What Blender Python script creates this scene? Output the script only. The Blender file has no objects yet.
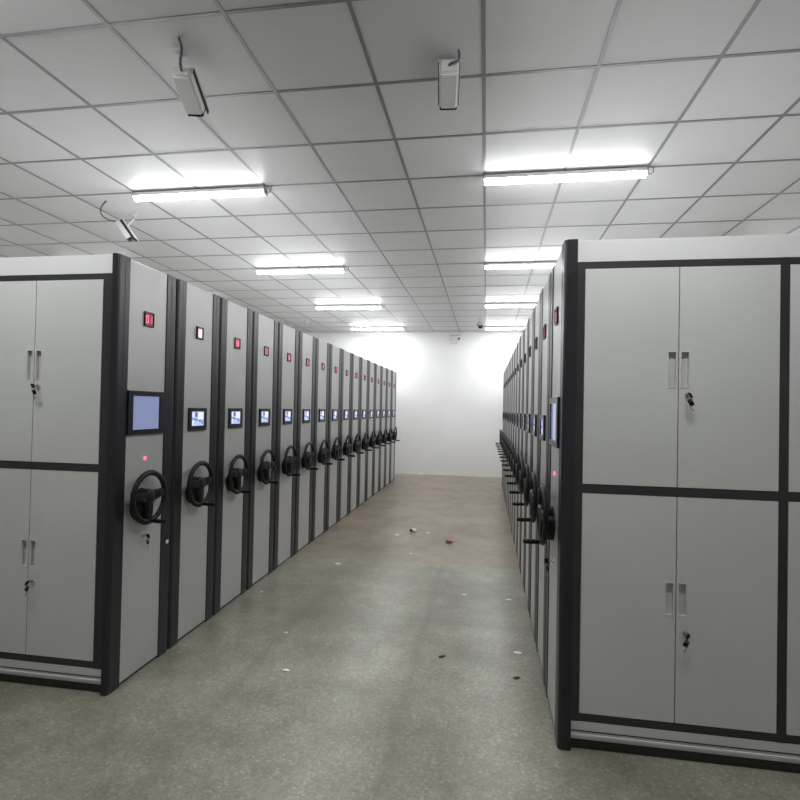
import bpy, bmesh, math, random
from mathutils import Vector, Matrix
random.seed(7)
PI = math.pi
C = bpy.context.scene.collection

# ------------------------------------------------------------------ materials
MATS = {}
def mat(name, col=(.5, .5, .5), rough=.5, metal=0., spec=.5, emit=None, strength=0.):
    m = bpy.data.materials.new(name); m.use_nodes = True
    b = m.node_tree.nodes['Principled BSDF']
    b.inputs['Base Color'].default_value = (*col, 1)
    b.inputs['Roughness'].default_value = rough
    b.inputs['Metallic'].default_value = metal
    b.inputs['Specular IOR Level'].default_value = spec
    if emit:
        b.inputs['Emission Color'].default_value = (*emit, 1)
        b.inputs['Emission Strength'].default_value = strength
    MATS[name] = m
    return m

def N(m, t, **kw):
    n = m.node_tree.nodes.new(t)
    for k, v in kw.items():
        setattr(n, k, v)
    return n
def lk(m, a, b): m.node_tree.links.new(a, b)
def bsdf(m): return m.node_tree.nodes['Principled BSDF']
def mix(m, fac, a, b, blend='MIX'):
    n = N(m, 'ShaderNodeMix', data_type='RGBA', blend_type=blend)
    for i, v in ((0, fac), (6, a), (7, b)):
        if hasattr(v, 'links'): lk(m, v, n.inputs[i])
        elif i == 0: n.inputs[i].default_value = v
        else: n.inputs[i].default_value = (*v, 1)
    return n.outputs[2]
def ramp(m, src, stops):
    r = N(m, 'ShaderNodeValToRGB'); e = r.color_ramp.elements
    while len(e) < len(stops): e.new(.5)
    for q, (p, c) in zip(e, stops):
        q.position = p; q.color = (c, c, c, 1) if not hasattr(c, '__len__') else (*c, 1)
    lk(m, src, r.inputs[0]); return r.outputs[0]
def noise(m, vec, scale, detail=3, rough=.5):
    n = N(m, 'ShaderNodeTexNoise'); n.inputs['Scale'].default_value = scale
    n.inputs['Detail'].default_value = detail; n.inputs['Roughness'].default_value = rough
    lk(m, vec, n.inputs['Vector']); return n.outputs[0]
def math_(m, op, a, b=None):
    n = N(m, 'ShaderNodeMath', operation=op)
    for i, v in ((0, a), (1, b)):
        if v is None: continue
        if hasattr(v, 'links'): lk(m, v, n.inputs[i])
        else: n.inputs[i].default_value = v
    return n.outputs[0]
def objvec(m): return N(m, 'ShaderNodeTexCoord').outputs['Object']
def grain(m, col, amt=.04, scale=3., bump=0.0, bscale=200.):
    v = objvec(m)
    f = noise(m, v, scale, 4)
    f = ramp(m, f, [(.35, 0.), (.65, 1.)])
    a = tuple(c*(1-amt) for c in col); b = tuple(min(1, c*(1+amt)) for c in col)
    lk(m, mix(m, f, a, b), bsdf(m).inputs['Base Color'])
    if bump:
        bn = N(m, 'ShaderNodeBump'); bn.inputs['Strength'].default_value = bump
        bn.inputs['Distance'].default_value = .002
        lk(m, noise(m, v, bscale, 2), bn.inputs['Height']); lk(m, bn.outputs[0], bsdf(m).inputs['Normal'])
    return m

M_door = grain(mat('door_paint', (.60, .61, .585), .42), (.60, .61, .585), .03, 2, .08, 500)
M_body = grain(mat('body_paint', (.60, .60, .585), .5), (.60, .60, .585), .03, 2)
M_fascia = grain(mat('fascia_paint', (.66, .66, .65), .5), (.66, .66, .65), .02, 2)
M_panel = mat('panel_paint', (.50, .50, .49), .38, .25)
grain(M_panel, (.50, .50, .49), .03, 2, .06, 400)
M_column = grain(mat('column_charcoal', (.017, .016, .021), .33), (.017, .016, .021), .12, 4, .05, 300)
M_frame = grain(mat('frame_charcoal', (.032, .031, .034), .4), (.032, .031, .034), .1, 4)
M_black = grain(mat('black_plastic', (.005, .005, .006), .45, spec=.28), (.005, .005, .006), .15, 30)
M_bezel = grain(mat('bezel_plastic', (.010, .012, .018), .3), (.010, .012, .018), .15, 30)
M_chrome = mat('chrome', (.62, .62, .62), .25, 1.)
M_seam = mat('seam_dark', (.03, .03, .03), .7)
M_recess = grain(mat('handle_recess_grey', (.56, .56, .54), .5), (.56, .56, .54), .04, 20)
M_white = grain(mat('white_enamel', (.75, .75, .74), .4), (.75, .75, .74), .02, 6)
M_camgrey = grain(mat('camera_shell', (.62, .63, .63), .45), (.62, .63, .63), .04, 8)
M_lens = mat('lens_glass', (.01, .01, .012), .08)
M_cable = mat('cable_grey', (.10, .10, .10), .6)
M_tube = mat('lamp_diffuser', (.9, .9, .9), .4, emit=(.965, .985, 1.), strength=36.)
M_redled = mat('red_led', (.9, .05, .1), .4, emit=(1., .08, .18), strength=3.)
M_digit = mat('red_digits', (.9, .1, .2), .4, emit=(1., .26, .40), strength=.7)
M_numback = mat('display_maroon', (.09, .012, .025), .3, emit=(.5, .05, .12), strength=.22)
M_pinklit = mat('display_pink_white', (.9, .6, .7), .3, emit=(1., .76, .82), strength=.92)
M_lav = mat('screen_lavender', (.05, .06, .1), .12, emit=(.26, .31, .52), strength=.72)
M_scr = mat('screen_pale_blue', (.1, .1, .15), .12, emit=(.50, .62, .95), strength=.85)
M_scrw = mat('screen_white', (.1, .1, .15), .12, emit=(.88, .88, 1.), strength=.9)
M_scrb = mat('screen_blue', (.03, .05, .1), .12, emit=(.13, .20, .50), strength=.8)
M_paper = grain(mat('paper_scrap', (.88, .87, .83), .8), (.88, .87, .83), .05, 40)
M_red = grain(mat('red_wrapper', (.34, .05, .03), .5), (.34, .05, .03), .3, 60)
M_dark = grain(mat('dark_litter', (.03, .03, .03), .7), (.03, .03, .03), .3, 60)
M_tbar = grain(mat('ceiling_bar_metal', (.27, .27, .275), .35, .4), (.27, .27, .275), .05, 5)

# ceiling tiles: a slightly different tone for each 600 mm tile
GX, GY, T = -.044, 2.197, .6
M_ceil = mat('ceiling_tile', (.6, .6, .6), .42, spec=.3)
v = objvec(M_ceil)
sx = N(M_ceil, 'ShaderNodeSeparateXYZ'); lk(M_ceil, v, sx.inputs[0])
fx = math_(M_ceil, 'FLOOR', math_(M_ceil, 'DIVIDE', math_(M_ceil, 'SUBTRACT', sx.outputs[0], GX), T))
fy = math_(M_ceil, 'FLOOR', math_(M_ceil, 'DIVIDE', math_(M_ceil, 'SUBTRACT', sx.outputs[1], GY), T))
cb = N(M_ceil, 'ShaderNodeCombineXYZ'); lk(M_ceil, fx, cb.inputs[0]); lk(M_ceil, fy, cb.inputs[1])
wn = N(M_ceil, 'ShaderNodeTexWhiteNoise', noise_dimensions='3D'); lk(M_ceil, cb.outputs[0], wn.inputs['Vector'])
c1 = mix(M_ceil, wn.outputs['Value'], (.645, .645, .65), (.70, .70, .705))
n2 = ramp(M_ceil, noise(M_ceil, v, 2.2, 4), [(.3, .95), (.7, 1.)])
lk(M_ceil, mix(M_ceil, 1., c1, n2, 'MULTIPLY'), bsdf(M_ceil).inputs['Base Color'])

M_wall = mat('wall_paint', (.86, .86, .86), .75)
grain(M_wall, (.86, .86, .86), .02, 1.2)

# floor: polished grey-green terrazzo near, dusty brown screed beyond
M_floor = mat('floor_terrazzo', (.2, .2, .18), .3)
m = M_floor; v = objvec(m)
s = N(m, 'ShaderNodeSeparateXYZ'); lk(m, v, s.inputs[0]); X, Y = s.outputs[0], s.outputs[1]
vor = N(m, 'ShaderNodeTexVoronoi'); vor.inputs['Scale'].default_value = 95; lk(m, v, vor.inputs['Vector'])
sp = N(m, 'ShaderNodeSeparateColor'); lk(m, vor.outputs['Color'], sp.inputs[0])
chip = ramp(m, sp.outputs[0], [(.0, .78), (.5, 1.0), (.86, 1.04), (.95, 1.3)])
big = ramp(m, noise(m, v, 1.3, 6, .65), [(.3, .64), (.62, 1.14)])
mid = ramp(m, noise(m, v, 6., 5, .6), [(.3, .88), (.7, 1.08)])
base = mix(m, 1., (.275, .262, .205), chip, 'MULTIPLY')
base = mix(m, 1., base, big, 'MULTIPLY'); base = mix(m, 1., base, mid, 'MULTIPLY')
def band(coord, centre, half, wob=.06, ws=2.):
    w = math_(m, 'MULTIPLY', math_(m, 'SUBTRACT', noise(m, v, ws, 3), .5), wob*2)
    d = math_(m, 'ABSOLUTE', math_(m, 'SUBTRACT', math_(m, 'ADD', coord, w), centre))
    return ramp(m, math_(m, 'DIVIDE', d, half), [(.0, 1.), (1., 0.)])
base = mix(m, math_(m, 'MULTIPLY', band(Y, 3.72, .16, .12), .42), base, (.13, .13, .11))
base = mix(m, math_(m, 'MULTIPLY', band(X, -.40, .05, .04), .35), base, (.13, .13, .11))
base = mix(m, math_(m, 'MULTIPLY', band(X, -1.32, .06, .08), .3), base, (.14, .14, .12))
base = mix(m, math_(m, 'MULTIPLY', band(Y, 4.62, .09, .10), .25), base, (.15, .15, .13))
brown = mix(m, 1., (.262, .215, .155), big, 'MULTIPLY'); brown = mix(m, 1., brown, mid, 'MULTIPLY')
edge = math_(m, 'ADD', Y, math_(m, 'MULTIPLY', math_(m, 'SUBTRACT', noise(m, v, 1.7, 4), .5), .28))
isb = ramp(m, math_(m, 'DIVIDE', math_(m, 'SUBTRACT', edge, 4.97), .2), [(.3, 0.), (.7, 1.)])
lk(m, mix(m, isb, base, brown), bsdf(m).inputs['Base Color'])
rr = N(m, 'ShaderNodeMapRange'); lk(m, noise(m, v, 5., 4), rr.inputs[0])
rr.inputs[3].default_value = .24; rr.inputs[4].default_value = .40
lk(m, rr.outputs[0], bsdf(m).inputs['Roughness'])
bn = N(m, 'ShaderNodeBump'); bn.inputs['Strength'].default_value = .25; bn.inputs['Distance'].default_value = .004
lk(m, noise(m, v, 14., 4), bn.inputs['Height']); lk(m, bn.outputs[0], bsdf(m).inputs['Normal'])

# ------------------------------------------------------------------ mesh helpers
class MB:
    def __init__(s): s.bm = bmesh.new(); s.mats = []
    def mi(s, m):
        if m not in s.mats: s.mats.append(m)
        return s.mats.index(m)
    def box(s, a, b, m, bevel=0., seg=2):
        lo = [min(p, q) for p, q in zip(a, b)]; hi = [max(p, q) for p, q in zip(a, b)]
        t = bmesh.new(); bmesh.ops.create_cube(t, size=1)
        for vv in t.verts:
            vv.co = Vector([(lo[i]+hi[i])/2 + vv.co[i]*(hi[i]-lo[i]) for i in range(3)])
        if bevel: bmesh.ops.bevel(t, geom=t.edges[:], offset=bevel, segments=seg, affect='EDGES', profile=.5)
        return s.merge(t, m)
    def merge(s, t, m, M=None, smooth=False):
        k = s.mi(m)
        if M is not None: bmesh.ops.transform(t, matrix=M, verts=t.verts)
        me = bpy.data.meshes.new('tmp')
        for f in t.faces: f.material_index = k; f.smooth = smooth
        t.to_mesh(me); t.free()
        n = len(s.bm.faces); s.bm.from_mesh(me); s.bm.faces.ensure_lookup_table()
        for f in s.bm.faces[n:]: f.material_index = k; f.smooth = smooth
        bpy.data.meshes.remove(me); return s
    def prism(s, pts, z0, z1, m, smooth=False):          # polygon in x,y extruded in z
        t = bmesh.new()
        f = t.faces.new([t.verts.new((x, y, z0)) for x, y in pts])
        r = bmesh.ops.extrude_face_region(t, geom=[f])
        for e in r['geom']:
            if isinstance(e, bmesh.types.BMVert): e.co.z = z1
        bmesh.ops.recalc_face_normals(t, faces=t.faces[:])
        s.merge(t, m)
        return s
    def tube(s, path, r, m, seg=12, cap=True):
        t = bmesh.new(); rings = []
        path = [Vector(p) for p in path]
        rs = r if hasattr(r, '__len__') else [r]*len(path)
        up = Vector((0, 0, 1))
        for i, p in enumerate(path):
            d = (path[min(i+1, len(path)-1)] - path[max(i-1, 0)]).normalized()
            a = d.cross(up)
            if a.length < .05: a = d.cross(Vector((0, 1, 0)))
            a.normalize(); b = d.cross(a).normalized()
            rings.append([t.verts.new(p + (a*math.cos(2*PI*k/seg) + b*math.sin(2*PI*k/seg))*rs[i]) for k in range(seg)])
        for A, B in zip(rings, rings[1:]):
            for k in range(seg): t.faces.new((A[k], A[(k+1) % seg], B[(k+1) % seg], B[k]))
        if cap: t.faces.new(rings[0][::-1]); t.faces.new(rings[-1])
        bmesh.ops.recalc_face_normals(t, faces=t.faces[:])
        return s.merge(t, m, smooth=True)
    def quad(s, pts, m):
        k = s.mi(m); f = s.bm.faces.new([s.bm.verts.new(p) for p in pts]); f.material_index = k; return s
    def build(s, name, parent=None):
        me = bpy.data.meshes.new(name); s.bm.to_mesh(me); s.bm.free()
        for m in s.mats: me.materials.append(m)
        if any(p.use_smooth for p in me.polygons): me.set_sharp_from_angle(angle=math.radians(38))
        o = bpy.data.objects.new(name, me); C.objects.link(o); o.parent = parent
        return o

def tag(o, label=None, cat=None, group=None, kind=None):
    for k, val in (('label', label), ('category', cat), ('group', group), ('kind', kind)):
        if val: o[k] = val
    return o
def empty(name, loc, rz=0):
    o = bpy.data.objects.new(name, None); C.objects.link(o); o.location = loc; o.rotation_euler.z = rz
    o.empty_display_size = .1
    return o
def children(o): return [c for c in bpy.data.objects if c.parent == o]
def copy_tree(o, parent=None):
    c = o.copy(); C.objects.link(c); c.parent = parent
    for ch in children(o): copy_tree(ch, c)
    return c

# ------------------------------------------------------------------ the room
EYE = 1.53
HC = EYE + 1.834
XW0, XW1, YW0, YW1 = -7.2, 5.2, -3.2, 11.97
o = MB().box((XW0-.1, YW0-.1, -.1), (XW1+.1, YW1+.1, 0), M_floor).build('floor'); tag(o, kind='structure')
o = MB().box((XW0-.1, YW0-.1, HC), (XW1+.1, YW1+.1, HC+.1), M_ceil).build('ceiling'); tag(o, kind='structure')
for nm, a, b in (('wall_back', (XW0-.1, YW1, 0), (XW1+.1, YW1+.1, HC)), ('wall_front', (XW0-.1, YW0-.1, 0), (XW1+.1, YW0, HC)),
                 ('wall_left', (XW0-.1, YW0, 0), (XW0, YW1, HC)), ('wall_right', (XW1, YW0, 0), (XW1+.1, YW1, HC))):
    tag(MB().box(a, b, M_wall).build(nm), kind='structure')
g = MB()
i0 = math.ceil((XW0-GX)/T); i1 = math.floor((XW1-GX)/T)
j0 = math.ceil((YW0-GY)/T); j1 = math.floor((YW1-GY)/T)
for i in range(i0, i1+1):
    x = GX+i*T; g.box((x-.010, YW0, HC-.004), (x+.010, YW1, HC), M_tbar)
for j in range(j0, j1+1):
    y = GY+j*T; g.box((XW0, y-.010, HC-.0035), (XW1, y+.010, HC), M_tbar)
tag(g.build('trim_1'), kind='structure')
g = MB()
for a, b in (((XW0, YW1-.02, HC-.02), (XW1, YW1, HC)), ((XW0, YW0, HC-.02), (XW0+.02, YW1, HC)), ((XW1-.02, YW0, HC-.02), (XW1, YW1, HC))):
    g.box(a, b, M_fascia)
tag(g.build('trim_2'), kind='structure')

# ------------------------------------------------------------------ shelving units
# local frame: +x points out of the end panel into the aisle, y runs along the row, z up
XL, XR = -1.938, .350
H = 2.325
P = .531
LEN = 1.87                      # two door sections
SEGS = {'0': 'abcdef', '1': 'bc', '2': 'abged', '3': 'abgcd', '4': 'fgbc', '5': 'afgcd', '6': 'afgedc', '7': 'abc', '8': 'abcdefg', '9': 'abcfgd'}

def column_profile(y0, y1, outer, x0=-.028):
    # rounded section, flat back; outer = side of the unit (-1/+1) the bigger radius faces
    x1 = .005
    pts = []
    def arc(cx, cy, r, a0, n=6):
        return [(cx+r*math.cos(a0+k*PI/2/n), cy+r*math.sin(a0+k*PI/2/n)) for k in range(n+1)]
    r_out, r_in = .022, .004
    rl = r_out if outer < 0 else r_in
    rh = r_out if outer > 0 else r_in
    pts += [(x0, y0)]
    pts += arc(x1-rl, y0+rl, rl, -PI/2)
    pts += arc(x1-rh, y1-rh, rh, 0)
    pts += [(x0, y1)]
    return pts

def digit(mb, ch, cy, z, w, h, x, mt):
    t = w*.24
    seg = {'a': (-w/2, h/2-t, w/2, h/2), 'd': (-w/2, -h/2, w/2, -h/2+t), 'g': (-w/2, -t/2, w/2, t/2),
           'b': (w/2-t, 0, w/2, h/2), 'c': (w/2-t, -h/2, w/2, 0), 'f': (-w/2, 0, -w/2+t, h/2), 'e': (-w/2, -h/2, -w/2+t, 0)}
    for s_ in SEGS[ch]:
        a, b, c, d = seg[s_]
        mb.box((x, cy+a, z+b), (x+.0015, cy+c, z+d), mt)

def door_leaf(x0, x1, z0, z1, yf, hx, hz0, hz1, n):
    """leaf in the plane y = yf (n = outward normal sign in y) with a rectangular hole for the pull"""
    mb = MB(); k = mb.mi(M_door); hw = .0155
    xs = sorted([x0, hx-hw, hx+hw, x1]); zs = [z0, hz0, hz1, z1]
    V = {}
    for i, x in enumerate(xs):
        for j, z in enumerate(zs):
            V[i, j] = mb.bm.verts.new((x, yf, z))
    for i in range(3):
        for j in range(3):
            if (i, j) == (1, 1): continue
            q = [V[i, j], V[i+1, j], V[i+1, j+1], V[i, j+1]]
            mb.bm.faces.new(q if n < 0 else q[::-1])
    bmesh.ops.recalc_face_normals(mb.bm, faces=mb.bm.faces[:])
    if (mb.bm.faces[:][0].normal.y > 0) != (n > 0): bmesh.ops.reverse_faces(mb.bm, faces=mb.bm.faces[:])
    # returns of the leaf
    d = .018*n
    for a, b in (((x0, z0), (x1, z0)), ((x1, z0), (x1, z1)), ((x1, z1), (x0, z1)), ((x0, z1), (x0, z0))):
        mb.quad([(a[0], yf, a[1]), (b[0], yf, b[1]), (b[0], yf-d, b[1]), (a[0], yf-d, a[1])], M_door)
    return mb

def pull_mb(hx, hz0, hz1, yf, n):
    mb = MB(); hw = .0155; d = .014*n
    mb.quad([(hx-hw, yf-d, hz0), (hx+hw, yf-d, hz0), (hx+hw, yf-d, hz1), (hx-hw, yf-d, hz1)], M_recess)
    for a, b in (((hx-hw, hz0), (hx+hw, hz0)), ((hx+hw, hz0), (hx+hw, hz1)), ((hx+hw, hz1), (hx-hw, hz1)), ((hx-hw, hz1), (hx-hw, hz0))):
        mb.quad([(a[0], yf, a[1]), (b[0], yf, b[1]), (b[0], yf-d, b[1]), (a[0], yf-d, a[1])], M_recess)
    # thin raised rim
    e = .003; r = .0015*n
    for a, b in (((hx-hw-e, hz0-e), (hx+hw+e, hz0)), ((hx-hw-e, hz1), (hx+hw+e, hz1+e)), ((hx-hw-e, hz0), (hx-hw, hz1)), ((hx+hw, hz0), (hx+hw+e, hz1))):
        mb.box((a[0], yf, a[1]), (b[0], yf+r, b[1]), M_door)
    return mb

def lock_parts(parent, p, axis, tilt):
    """cam lock with its key hanging in it; axis = outward unit vector"""
    p = Vector(p); a = Vector(axis)
    lo = MB().tube([p-a*.003, p+a*.004, p+a*.009], [.0125, .0125, .010], M_chrome, 16).build('lock', parent)
    tag(lo, 'round chrome lock')
    k = MB()
    side = Vector((0, 0, 1)).cross(a).normalized()
    R = Matrix((side, Vector((0, 0, 1)), a)).transposed().to_4x4()
    t = bmesh.new(); bmesh.ops.create_cube(t, size=1)
    for vv in t.verts: vv.co = Vector((vv.co.x*.004, vv.co.y*.009, .016+vv.co.z*.018))
    k.merge(t, M_chrome, Matrix.Translation(p) @ R)
    t = bmesh.new(); bmesh.ops.create_cube(t, size=1)
    for vv in t.verts: vv.co = Vector((vv.co.x*.007, vv.co.y*.027, vv.co.z*.022))
    bmesh.ops.bevel(t, geom=t.edges[:], offset=.003, segments=2, affect='EDGES')
    k.merge(t, M_black, Matrix.Translation(p) @ R @ Matrix.Translation((0, -.002, .034)) @ Matrix.Rotation(tilt, 4, 'Z'), True)
    # second key of the ring dangling below
    t = bmesh.new(); bmesh.ops.create_cube(t, size=1)
    for vv in t.verts: vv.co = Vector((vv.co.x*.020, vv.co.y*.030, vv.co.z*.006))
    bmesh.ops.bevel(t, geom=t.edges[:], offset=.002, segments=2, affect='EDGES')
    k.merge(t, M_black, Matrix.Translation(p) @ R @ Matrix.Translation((.004*math.copysign(1, tilt), -.034, .030)) @ Matrix.Rotation(tilt, 4, 'Z'), True)
    t = bmesh.new(); bmesh.ops.create_cube(t, size=1)
    for vv in t.verts: vv.co = Vector((vv.co.x*.007, vv.co.y*.030, vv.co.z*.002))
    k.merge(t, M_chrome, Matrix.Translation(p) @ R @ Matrix.Translation((.006*math.copysign(1, tilt), -.060, .030)) @ Matrix.Rotation(tilt, 4, 'Z'))
    ring = [Vector((.010*math.cos(q), -.016+.012*math.sin(q), .036)) for q in [2*PI*i/14 for i in range(15)]]
    k.tube([p + R.to_3x3() @ q for q in ring], .0012, M_chrome, 6, False)
    tag(k.build('key', parent), 'black headed key with a spare on its ring')

def make_unit(master, side=-1, num='01'):
    """side: -1/+1 = the y side facing the camera (master units carry doors there)"""
    root = empty('mobile_shelving_unit', (0, 0, 0))
    hw = P/2-.002
    CX = -.053 if master and side > 0 else -.028      # how far the corner column wraps onto the door side
    # carcass
    b = MB()
    if master:
        yf = side*(hw-.030)
        b.box((-LEN, -side*hw, .05), (-.03, yf, H-.004), M_body)
    else:
        b.box((-LEN, -hw, .05), (-.03, hw, H-.004), M_body)
    b.build('carcass', root)
    ch = MB().box((-LEN+.03, -hw+.03, 0), (-.04, hw-.03, .05), M_seam).build('chassis', root)
    # end panel: light painted sheet with a shadow gap at the floor
    MB().box((-.03, -.167, .014), (0, .167, H-.004), M_panel, .002, 1).build('end_panel', root)
    MB().box((-.03, -.167, 0), (-.006, .167, .014), M_seam).build('skirting', root)
    for sg in (-1, 1):
        y0, y1 = sorted((sg*.164, sg*hw))
        c = MB().prism(column_profile(y0, y1, sg, CX if sg == side else -.028), 0, H, M_column)
        c.box((-.006, sg*.164-.001, .01), (.0010, sg*.164+.001, H-.01), M_seam)
        # fine groove running the height of the extrusion
        c.box((.004, sg*.204-.0012, .01), (.0055, sg*.204+.0012, H-.01), M_seam)
        c.build('edge_column', root)
    # number display
    nz = 2.018
    nd = MB().box((-.002, -.040, nz-.042), (.003, .040, nz+.042), M_bezel)
    ex = .035 if num else .027; ez = .035 if num else .030
    for a_, b_ in (((-.040, -.042), (-ex, .042)), ((ex, -.042), (.040, .042)), ((-ex, -.042), (ex, -ez)), ((-ex, ez), (ex, .042))):
        nd.box((.002, a_[0], nz+a_[1]), (.010, b_[0], nz+b_[1]), M_bezel)
    nd.build('number_display', root).name = 'number_display'
    nd = [c for c in children(root) if c.name.startswith('number_display')][-1]
    w = MB()
    if num is None:
        w.box((.003, -.0268, nz-.0298), (.0042, .0268, nz+.0298), M_pinklit)
    else:
        w.box((.003, -.0345, nz-.0345), (.0038, .0345, nz+.0345), M_numback)
        digit(w, num[0], -.016, nz, .022, .044, .0038, M_digit)
        digit(w, num[1], .016, nz, .022, .044, .0038, M_digit)
    tag(w.build('digits', nd), 'glowing pink red digits' if num else 'pinkish white lit window')
    # touch screen
    if master:
        y0, y1, z0, z1 = -.163, .155, 1.357, 1.603
        s0, s1, t0, t1 = -.126, .108, 1.386, 1.574
    else:
        y0, y1, z0, z1 = -.112, .096, 1.358, 1.510
        s0, s1, t0, t1 = -.084, .070, 1.390, 1.486
    f = MB().box((-.002, y0, z0), (.005, y1, z1), M_bezel)
    for a_, b_ in (((y0, z0), (s0, z1)), ((s1, z0), (y1, z1)), ((s0, z0), (s1, t0)), ((s0, t1), (s1, z1))):
        f.box((.004, a_[0], a_[1]), (.014, b_[0], b_[1]), M_bezel)
    f = f.build('screen_frame', root)
    sc = MB(); x = .0060
    def R4(a, b_, c, d, m_, dx=0):
        sc.box((.0050, a, c), (x+dx, b_, d), m_)
    if master:
        R4(s0, s1, t0, t1, M_lav)
    else:
        W = s1-s0; Hh = t1-t0
        u = lambda q: s0+q*W
        vv_ = lambda q: t0+q*Hh
        R4(s0, s1, t0, t1, M_scr)
        R4(u(.02), u(.25), vv_(.60), vv_(.92), M_scrw, .0003)
        R4(u(.02), u(.22), vv_(.06), vv_(.40), M_scrw, .0003)
        R4(u(.55), u(.97), vv_(.45), vv_(.95), M_scrw, .0003)
        R4(u(.30), u(.50), vv_(.62), vv_(.95), M_scrb, .0004)
        R4(u(.02), u(.45), vv_(.45), vv_(.52), M_scrb, .0004)
        R4(u(.30), u(.55), vv_(.36), vv_(.44), M_scrb, .0005)
        R4(u(.62), u(.78), vv_(.28), vv_(.42), M_scrb, .0004)
        R4(u(.82), u(.92), vv_(.12), vv_(.34), M_scrb, .0004)
    tag(sc.build('screen', f), 'lit lavender blank screen' if master else 'lit pale blue menu screen')
    # hand wheel
    wz, wy, R = 1.002, -.028, .138
    wh = MB()
    ringp = [(.062, wy+R*math.cos(a), wz+R*math.sin(a)) for a in [2*PI*k/40 for k in range(41)]]
    # rim: flattened torus
    t = bmesh.new(); rings = []
    for k in range(40):
        a = 2*PI*k/40; c, s_ = math.cos(a), math.sin(a)
        rings.append([t.verts.new((.055+.013*math.sin(q), wy+(R+.0165*math.cos(q))*c, wz+(R+.0165*math.cos(q))*s_)) for q in [2*PI*j/10 for j in range(10)]])
    for k in range(40):
        A, B = rings[k], rings[(k+1) % 40]
        for j in range(10): t.faces.new((A[j], A[(j+1) % 10], B[(j+1) % 10], B[j]))
    bmesh.ops.recalc_face_normals(t, faces=t.faces[:]); wh.merge(t, M_black, smooth=True)
    wheel = wh.build('handwheel', root)
    hb = MB()
    hb.tube([(0, wy, wz), (.012, wy, wz), (.014, wy, wz), (.042, wy, wz), (.060, wy, wz), (.068, wy, wz)], [.050, .048, .040, .048, .046, .032], M_black, 24)
    hb.build('hub', wheel)
    gb = MB().tube([(0, wy-.012, wz-.052), (.034, wy-.012, wz-.052), (.042, wy-.012, wz-.052)], [.078, .076, .066], M_black, 28)
    gb.build('gear_housing', root)
    for a in (.10, PI-.10, -PI/2):
        d = Vector((0, math.cos(a), math.sin(a))); q = Vector((0, -math.sin(a), math.cos(a)))
        sp_ = MB(); t = bmesh.new(); vs = []
        for r_, w_, x_, th in ((.025, .036, .054, .011), (.08, .028, .060, .009), (R, .025, .056, .008)):
            c = Vector((x_, wy, wz)) + d*r_
            vs.append([t.verts.new(c+q*w_*sa+Vector((th*sb, 0, 0))) for sa, sb in ((-1, -.6), (-.6, 1), (.6, 1), (1, -.6), (0, -1))])
        for A, B in zip(vs, vs[1:]):
            for j in range(5): t.faces.new((A[j], A[(j+1) % 5], B[(j+1) % 5], B[j]))
        t.faces.new(vs[0]); t.faces.new(vs[-1][::-1])
        bmesh.ops.recalc_face_normals(t, faces=t.faces[:]); sp_.merge(t, M_black)
        sp_.build('spoke', wheel)
    ka = math.radians(-84)
    kp = Vector((.060, wy+R*math.cos(ka), wz+R*math.sin(ka))); ax = Vector((1, 0, 0))
    MB().tube([kp, kp+ax*.016, kp+ax*.02, kp+ax*.06, kp+ax*.088, kp+ax*.092], [.009, .009, .011, .013, .011, .006], M_black, 14).build('crank_knob', wheel)
    if master:
        tag(MB().tube([(-.002, 0, 1.218), (.003, 0, 1.218), (.006, 0, 1.218)], [.010, .010, .006], M_redled, 14).build('indicator_lamp', root), 'glowing red indicator lamp')
        lock_parts(root, (0, .0, .775), (1, 0, 0), .25)
        # door side: fascia, charcoal frame, doors, plinth
        n = side; ys = n*(hw-.016); yb = n*(hw-.030)
        MB().box((-LEN, yb, 2.222), (CX+.002, ys, H-.002), M_fascia, .0015, 1).build('fascia', root)
        fr = MB()
        E0 = CX+.002
        # charcoal frame
        fr.box((-LEN, yb, 2.192), (E0, ys, 2.222), M_frame)
        fr.box((-LEN, yb, 1.164), (E0, ys, 1.204), M_frame)
        fr.box((-LEN, yb, .130), (E0, ys, .166), M_frame)
        stiles = [(E0, -.088), (-.907, -.943), (-LEN, -LEN+.04)]
        for a, c in stiles: fr.box((a, yb, .1295), (c, ys+n*.0012, 2.2225), M_frame)
        fr.build('door_frame', root)
        pl = MB().box((-LEN, yb, .050), (E0, ys+n*.0, .130), M_body)
        pl.box((-LEN, ys, .066), (E0, ys+n*.006, .074), M_fascia); pl.box((-LEN, ys, .086), (E0, ys+n*.003, .090), M_seam)
        pl.build('plinth', root)
        for (xa, xb, mid) in ((-.088, -.907, -.495), (-.943, -LEN+.04, -1.388)):
            for (z0, z1, h0, h1, lz) in ((1.206, 2.190, 1.651, 1.808, 1.617), (.168, 1.162, .640, .780, .566)):
                for leaf in (0, 1):
                    e = (xa, mid) if leaf == 0 else (mid, xb)
                    x0, x1 = max(e)-.0022, min(e)+.0022
                    hx = mid + (.027 if leaf == 0 else -.027)
                    d = door_leaf(x1, x0, z0, z1, ys+n*.002, hx, h0, h1, n).build('door', root)
                    pull_mb(hx, h0, h1, ys+n*.002, n).build('handle', d)
                    # the lock sits on the leaf to the viewer's right
                    right = (leaf == 0) if side < 0 else (leaf == 1)
                    if right:
                        lx = mid + (.030 if leaf == 0 else -.038)
                        lock_parts(d, (lx, ys+n*.002, lz), (0, n, 0), .5 if z0 > 1 else -.5)
    return root

Y0 = 2.42 + P/2
ORD = ['', 'second', 'third', 'fourth', 'fifth', 'sixth', 'seventh', 'eighth', 'ninth', 'tenth', 'eleventh', 'twelfth', 'thirteenth', 'fourteenth', 'fifteenth']
def unit_label(k, row):
    other = {'left': 'left hand row', 'right': 'right hand row'}[row]
    if k == 15: return 'grey shelving unit ending the %s, the one nearest the back wall' % other
    return 'grey shelving unit with handwheel, %s from the near end of the %s' % (ORD[k], other)
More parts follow.
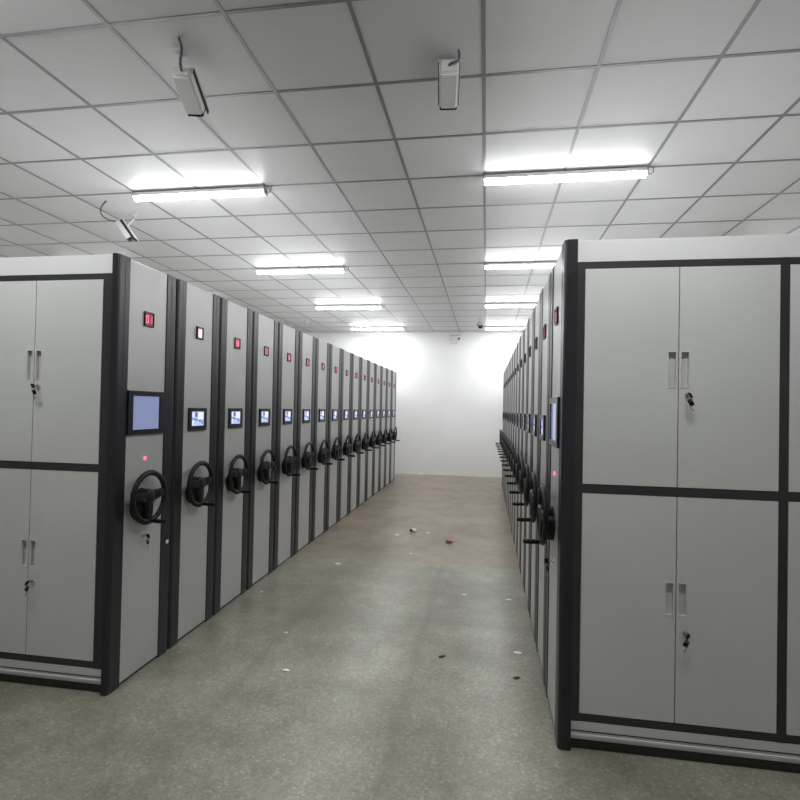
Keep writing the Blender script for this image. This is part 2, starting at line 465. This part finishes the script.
# left row
mL = make_unit(True, -1, '01'); mL.location = (XL, Y0, 0)
tag(mL, 'nearest shelving unit of the left row, with grey doors and a large lavender screen', 'shelving unit', 'mobile shelving units in the left row')
pg = MB().tube([(.0045, .222, .684), (.008, .222, .684), (.009, .222, .684)], [.013, .013, .010], M_white, 16).build('plug', mL)
tag(pg, 'small round white plug')
mR = make_unit(True, 1, '01'); mR.location = (XR, Y0, 0); mR.rotation_euler.z = PI
tag(mR, 'nearest shelving unit of the right row, showing its tall grey double doors', 'shelving unit', 'mobile shelving units in the right row')
proto = {}
nums = [None] + ['88', '05', '06', '08', '16', '12', '13', '14', '10', '11', '12', '13', '14', '15']
pA = make_unit(False, -1, None)
pB = make_unit(False, -1, '88')
pC = make_unit(False, -1, '03')
for k in range(1, 16):
    for row, x, rz in (('left', XL, 0), ('right', XR, PI)):
        src = pA if (k == 1 and row == 'left') else (pB if k % 2 == 0 else pC)
        if (k, row) == (1, 'left'): u = pA
        elif (k, row) == (2, 'left'): u = pB
        elif (k, row) == (3, 'left'): u = pC
        else: u = copy_tree(src)
        u.location = (x, Y0+P*k, 0); u.rotation_euler.z = rz
        tag(u, unit_label(k, row), 'shelving unit', 'mobile shelving units in the %s row' % row)

# ------------------------------------------------------------------ ceiling lamps
def make_lamp():
    root = empty('ceiling_light', (0, 0, 0))
    L = .592
    h = MB().box((-L, -.037, -.044), (L, .037, -.014), M_white, .003, 1)
    h.build('housing', root)
    for sx_ in (-1, 1):
        c = MB().box((sx_*(L-.10)-.012, -.014, -.016), (sx_*(L-.10)+.012, .014, -.0035), M_chrome)
        c.build('mounting_clip', root)
        e = MB()
        pts = [(.038*math.cos(a), -.046+.033*math.sin(a)) for a in [2*PI*k/16 for k in range(16)]]
        t = bmesh.new(); f = t.faces.new([t.verts.new((sx_*L, y, z)) for y, z in pts])
        r = bmesh.ops.extrude_face_region(t, geom=[f])
        for q in r['geom']:
            if isinstance(q, bmesh.types.BMVert): q.co.x += sx_*.012
        bmesh.ops.recalc_face_normals(t, faces=t.faces[:]); e.merge(t, M_camgrey)
        e.build('end_cap', root)
    # diffuser
    t = bmesh.new(); A = []; B = []
    for k in range(17):
        a = PI+PI*k/16; y, z = .0350*math.cos(a), -.044+.033*math.sin(a)
        if k in (0, 16): z = -.0438
        A.append(t.verts.new((-L, y, z))); B.append(t.verts.new((L, y, z)))
    for k in range(16): t.faces.new((A[k], A[k+1], B[k+1], B[k]))
    bmesh.ops.recalc_face_normals(t, faces=t.faces[:])
    tag(MB().merge(t, M_tube, smooth=True).build('diffuser', root), 'glowing white diffuser')
    # most of the light of the batten leaves through the underside
    ld = bpy.data.lights.new('tube_light', 'AREA'); ld.shape = 'RECTANGLE'; ld.size = 1.16; ld.size_y = .06
    ld.energy = 17.5; ld.color = (.965, .985, 1.)
    lo = bpy.data.objects.new('tube_light', ld); C.objects.link(lo); lo.location = (0, 0, -.0785); lo.parent = root
    # supply cord with a small connector
    cd = MB().tube([(L+.01, 0, -.045), (L+.04, .004, -.052), (L+.055, .006, -.035), (L+.055, .006, -.004)], .004, M_cable, 8)
    cd.box((L+.025, -.010, -.062), (L+.045, .014, -.045), M_camgrey, .002, 1)
    tag(cd.build('cord', root), 'thin grey supply cord')
    return root
lamp = make_lamp(); first = True
names = {4: 'nearest to the camera of the lamps in view', 6.4: 'second nearest', 8.8: 'third nearest', 11.2: 'farthest, close to the back wall'}
for x, row in ((-2.444, 'left'), (.549, 'right')):
    for y, w in ((1.597, 'overhead in front of the doors'), (3.997, 'nearest of the four'), (6.397, 'second of the four'), (8.797, 'third of the four'), (11.197, 'farthest of the four')):
        l = lamp if first else copy_tree(lamp); first = False
        l.location = (x, y, HC)
        if y < 2: lb = 'white tube lamp on the ceiling above the near end doors of the %s row' % row
        else: lb = 'glowing white tube lamp over the %s row, %s' % (row, w)
        tag(l, lb, 'ceiling lamp', 'tube lamps on the ceiling')
for x, row, sd in ((-5.444, 'left', 'beyond'), (3.549, 'right', 'beyond')):
    for y, w in ((3.997, 'the nearest of its line'), (6.397, 'the middle one of its line'), (8.797, 'the farthest of its line')):
        l = copy_tree(lamp); l.location = (x, y, HC)
        tag(l, 'white tube lamp %s the %s row, %s' % (sd, row, w), 'ceiling lamp', 'tube lamps on the ceiling')

# ------------------------------------------------------------------ surveillance cameras
def make_camera(mount, tip, yawdir, pitch, label, scale=1., cable=None, name='security_camera'):
    """mount point on the ceiling (local origin), body centre offset, aim"""
    root = empty(name, mount); tip = Vector(tip)
    tag(root, label, 'security camera')
    MB().tube([(0, 0, 0), (0, 0, -.012), (0, 0, -.016)], [.034*scale, .034*scale, .026*scale], M_camgrey, 20).build('mounting_plate', root)
    d = Vector((math.cos(yawdir)*math.cos(pitch), math.sin(yawdir)*math.cos(pitch), math.sin(pitch)))
    sd = d.cross(Vector((0, 0, 1))).normalized(); up = sd.cross(d)
    Rm = Matrix((d, sd, up)).transposed().to_4x4(); TM = Matrix.Translation(tip) @ Rm
    back = tip - d*.03*scale + up*.04*scale
    MB().tube([(0, 0, -.012), (0, 0, -.05*scale), tuple(back*.6+Vector((0, 0, -.03))*.4), tuple(back)], .011*scale, M_camgrey, 12).build('arm', root)
    def bx(a, b, m_, bev):
        t = bmesh.new(); bmesh.ops.create_cube(t, size=1)
        for q in t.verts: q.co = Vector([(a[i]+b[i])/2*scale + q.co[i]*(b[i]-a[i])*scale for i in range(3)])
        bmesh.ops.bevel(t, geom=t.edges[:], offset=bev*scale, segments=3, affect='EDGES')
        return MB().merge(t, m_, TM, True)
    bd = bx((-.11, -.042, -.038), (.085, .042, .036), M_white, .010).build('housing', root)
    tag(bx((-.10, -.049, .036), (.115, .049, .044), M_white, .003).build('sunshade', root))
    sl = bx((-.095, .0425, .012), (.112, .0465, .036), M_seam, .001); sl.build('gap_shade', bd)  # solid dark strips stand in for the shade between housing and sunshade
    sl = bx((-.095, -.0465, .012), (.112, -.0425, .036), M_seam, .001); sl.build('gap_shade', bd)
    fc = bx((.083, -.038, -.034), (.092, .038, .032), M_black, .003).build('face', root)
    MB().tube([tuple(TM @ Vector((.09*scale, 0, 0))), tuple(TM @ Vector((.098*scale, 0, 0)))], .022*scale, M_lens, 16).build('lens', fc)
    if cable:
        MB().tube(cable(tip, d), .006, M_cable, 8).build('cable', root)
    return root
def bez(a, b, c, d, n=14):
    a, b, c, d = map(Vector, (a, b, c, d)); out = []
    for i in range(n+1):
        t = i/n; out.append(tuple(a*(1-t)**3 + b*3*t*(1-t)**2 + c*3*t*t*(1-t) + d*t**3))
    return out
# over the left row: the cable loops out of the back of the housing up to the ceiling
make_camera((-3.40, 4.46, HC), (-.054, -.04, -.174), math.radians(20), math.radians(-55),
            'white security camera on a curved cable under the ceiling, above the left row',
            cable=lambda tp, d: bez(tp-d*.10, tp-d*.10+Vector((-.13, -.03, .0)), Vector((-.20, -.29, -.09)), (-.032, -.33, -.002)))
# near left, partly cropped at the top
make_camera((-1.61, 2.42, HC), (-.01, .12, -.145), math.radians(100), math.radians(-24),
            'white security camera close overhead, left of the aisle', 1.15,
            cable=lambda tp, d: bez(tp-d*.12, tp-d*.19, Vector((.1, -.1, -.08)), (.06, -.10, -.002)))
make_camera((-.23, 2.70, HC), (0, .03, -.095), math.radians(95), math.radians(-12),
            'white security camera overhead above the middle of the aisle', 1.25,
            cable=lambda tp, d: bez(tp-d*.13, tp-d*.18, Vector((.08, -.1, -.08)), (.06, -.12, -.002)))
make_camera((-.155, 10.3, HC), (0, -.05, -.15), math.radians(-80), math.radians(-20),
            'tiny white security camera under the ceiling at the far end of the aisle')
# twin-head fitting on the back wall
root = empty('emergency_light', (-.74, YW1+.002, 3.20)); tag(root, 'small white emergency light high on the back wall, just under the ceiling', 'emergency light')
MB().box((-.14, -.05, -.12), (.06, 0, .06), M_white, .008, 2).build('casing', root)
MB().box((-.13, -.055, .062), (.12, 0, .085), M_camgrey, .003, 1).build('bracket', root)
MB().tube([(.085, 0, .0), (.085, -.05, .0), (.085, -.09, -.01)], [.028, .032, .036], M_white, 16).build('lamp_head', root)
MB().tube([(.085, -.088, -.01), (.085, -.094, -.01)], .026, M_black, 16).build('lens', root)
# small detector near the left wall side
root = empty('smoke_detector', (-3.80, 10.35, HC)); tag(root, 'small round smoke detector on the ceiling beyond the left row', 'smoke detector')
MB().tube([(0, 0, 0), (0, 0, -.02), (0, 0, -.045), (0, 0, -.05)], [.055, .055, .04, .02], M_camgrey, 20).build('shell', root)
MB().tube([(0, 0, -.048), (0, 0, -.058)], .012, M_seam, 12).build('sensor', root)

# ------------------------------------------------------------------ litter on the floor
def scrap(name, x, y, r, flat, mt, label, cat='paper scrap', grp=None, ang=0., ratio=.6, mt2=None):
    t = bmesh.new(); bmesh.ops.create_icosphere(t, subdivisions=2, radius=1)
    rnd = random.Random(int(abs(x*1000)+abs(y*77)))
    for q in t.verts:
        k = 1+rnd.uniform(-.28, .22)
        q.co = Vector((q.co.x*r*k, q.co.y*r*ratio*k, q.co.z*r*flat*(1+rnd.uniform(-.3, .3))))
    mz = min(q.co.z for q in t.verts)
    for q in t.verts: q.co.z -= mz
    b = MB().merge(t, mt)
    if mt2:
        b.mi(mt2)
        for f in b.bm.faces:
            if f.calc_center_median().x < -r*.25 and f.calc_center_median().y < r*.2: f.material_index = 1
    o = b.build(name); o.location = (x, y, 0); o.rotation_euler.z = ang
    tag(o, label, cat, grp); return o
G1 = 'paper scraps on the floor'
scrap('crumpled_paper', -.876, 6.34, .045, .55, M_paper, 'crumpled white paper with a dark side, largest scrap on the brown floor', grp=G1, mt2=M_dark)
scrap('paper_scrap', -1.044, 6.144, .030, .10, M_paper, 'flat pale scrap on the brown floor, left of the crumpled paper', grp=G1)
scrap('paper_scrap', -.687, 6.332, .032, .12, M_paper, 'flat white scrap on the brown floor, right of the crumpled paper', grp=G1)
scrap('wrapper', -.397, 5.914, .050, .28, M_red, 'dark red wrapper lying on the brown floor', 'wrapper', ang=-.25, ratio=.45, mt2=M_dark)
scrap('paper_scrap', -.760, 5.376, .024, .2, M_paper, 'small white scrap at the near edge of the brown floor', grp=G1)
scrap('paper_scrap', -1.46, 11.86, .050, .4, M_paper, 'white scrap at the foot of the back wall', grp=G1)
scrap('paper_scrap', -.156, 4.285, .022, .12, M_paper, 'faint pale scrap on the grey floor in mid aisle', grp=G1)
scrap('paper_scrap', .209, 4.248, .026, .15, M_paper, 'white scrap on the grey floor beside the right row, the farther of two', grp=G1)
scrap('paper_scrap', .225, 3.33, .026, .15, M_paper, 'white scrap on the grey floor beside the right row, the nearer of two', grp=G1)
scrap('paper_scrap', -1.12, 2.847, .022, .2, M_paper, 'white scrap lowest in the picture on the near left floor', grp=G1)
scrap('paper_scrap', -1.313, 3.321, .014, .25, M_paper, 'small white scrap on the left floor behind the nearest one', grp=G1)
scrap('paper_scrap', -1.80, 4.001, .012, .3, M_paper, 'tiny white scrap at the foot of the left row', grp=G1)
scrap('paper_scrap', -1.409, 4.875, .030, .10, M_paper, 'pale scrap near the brown floor edge by the left row', grp=G1)
scrap('dark_scrap', -.244, 3.189, .026, .15, M_dark, 'small dark scrap on the near grey floor', 'scrap', ang=.6, ratio=.35)
scrap('dark_scrap', .20, 3.02, .020, .2, M_dark, 'dark crumb beside the foot of the right row', 'scrap', ang=.3, ratio=.5)

# ------------------------------------------------------------------ camera, world, view
cam = bpy.data.cameras.new('camera'); co = bpy.data.objects.new('camera', cam); C.objects.link(co)
yaw, pitch, roll = .1531, .0144, .0196
f = Vector((-math.sin(yaw)*math.cos(pitch), math.cos(yaw)*math.cos(pitch), math.sin(pitch)))
r = Vector((math.cos(yaw), math.sin(yaw), 0)); u = r.cross(f)
r2 = r*math.cos(roll)+u*math.sin(roll); u2 = -r*math.sin(roll)+u*math.cos(roll)
co.matrix_world = Matrix.Translation((0, 0, EYE)) @ Matrix((r2, u2, -f)).transposed().to_4x4()
cam.sensor_width = 36; cam.lens = 511.417/800*36
cam.shift_x = -(407.453-400)/800; cam.shift_y = (401.779-400)/800
cam.clip_start = .05
bpy.context.scene.camera = co
w = bpy.data.worlds.new('world'); bpy.context.scene.world = w; w.use_nodes = True
w.node_tree.nodes['Background'].inputs[0].default_value = (.5, .52, .55, 1)
w.node_tree.nodes['Background'].inputs[1].default_value = .05
vs_ = bpy.context.scene.view_settings
vs_.view_transform = 'Standard'; vs_.look = 'None'; vs_.gamma = 1; vs_.exposure = .1; vs_.use_curve_mapping = False
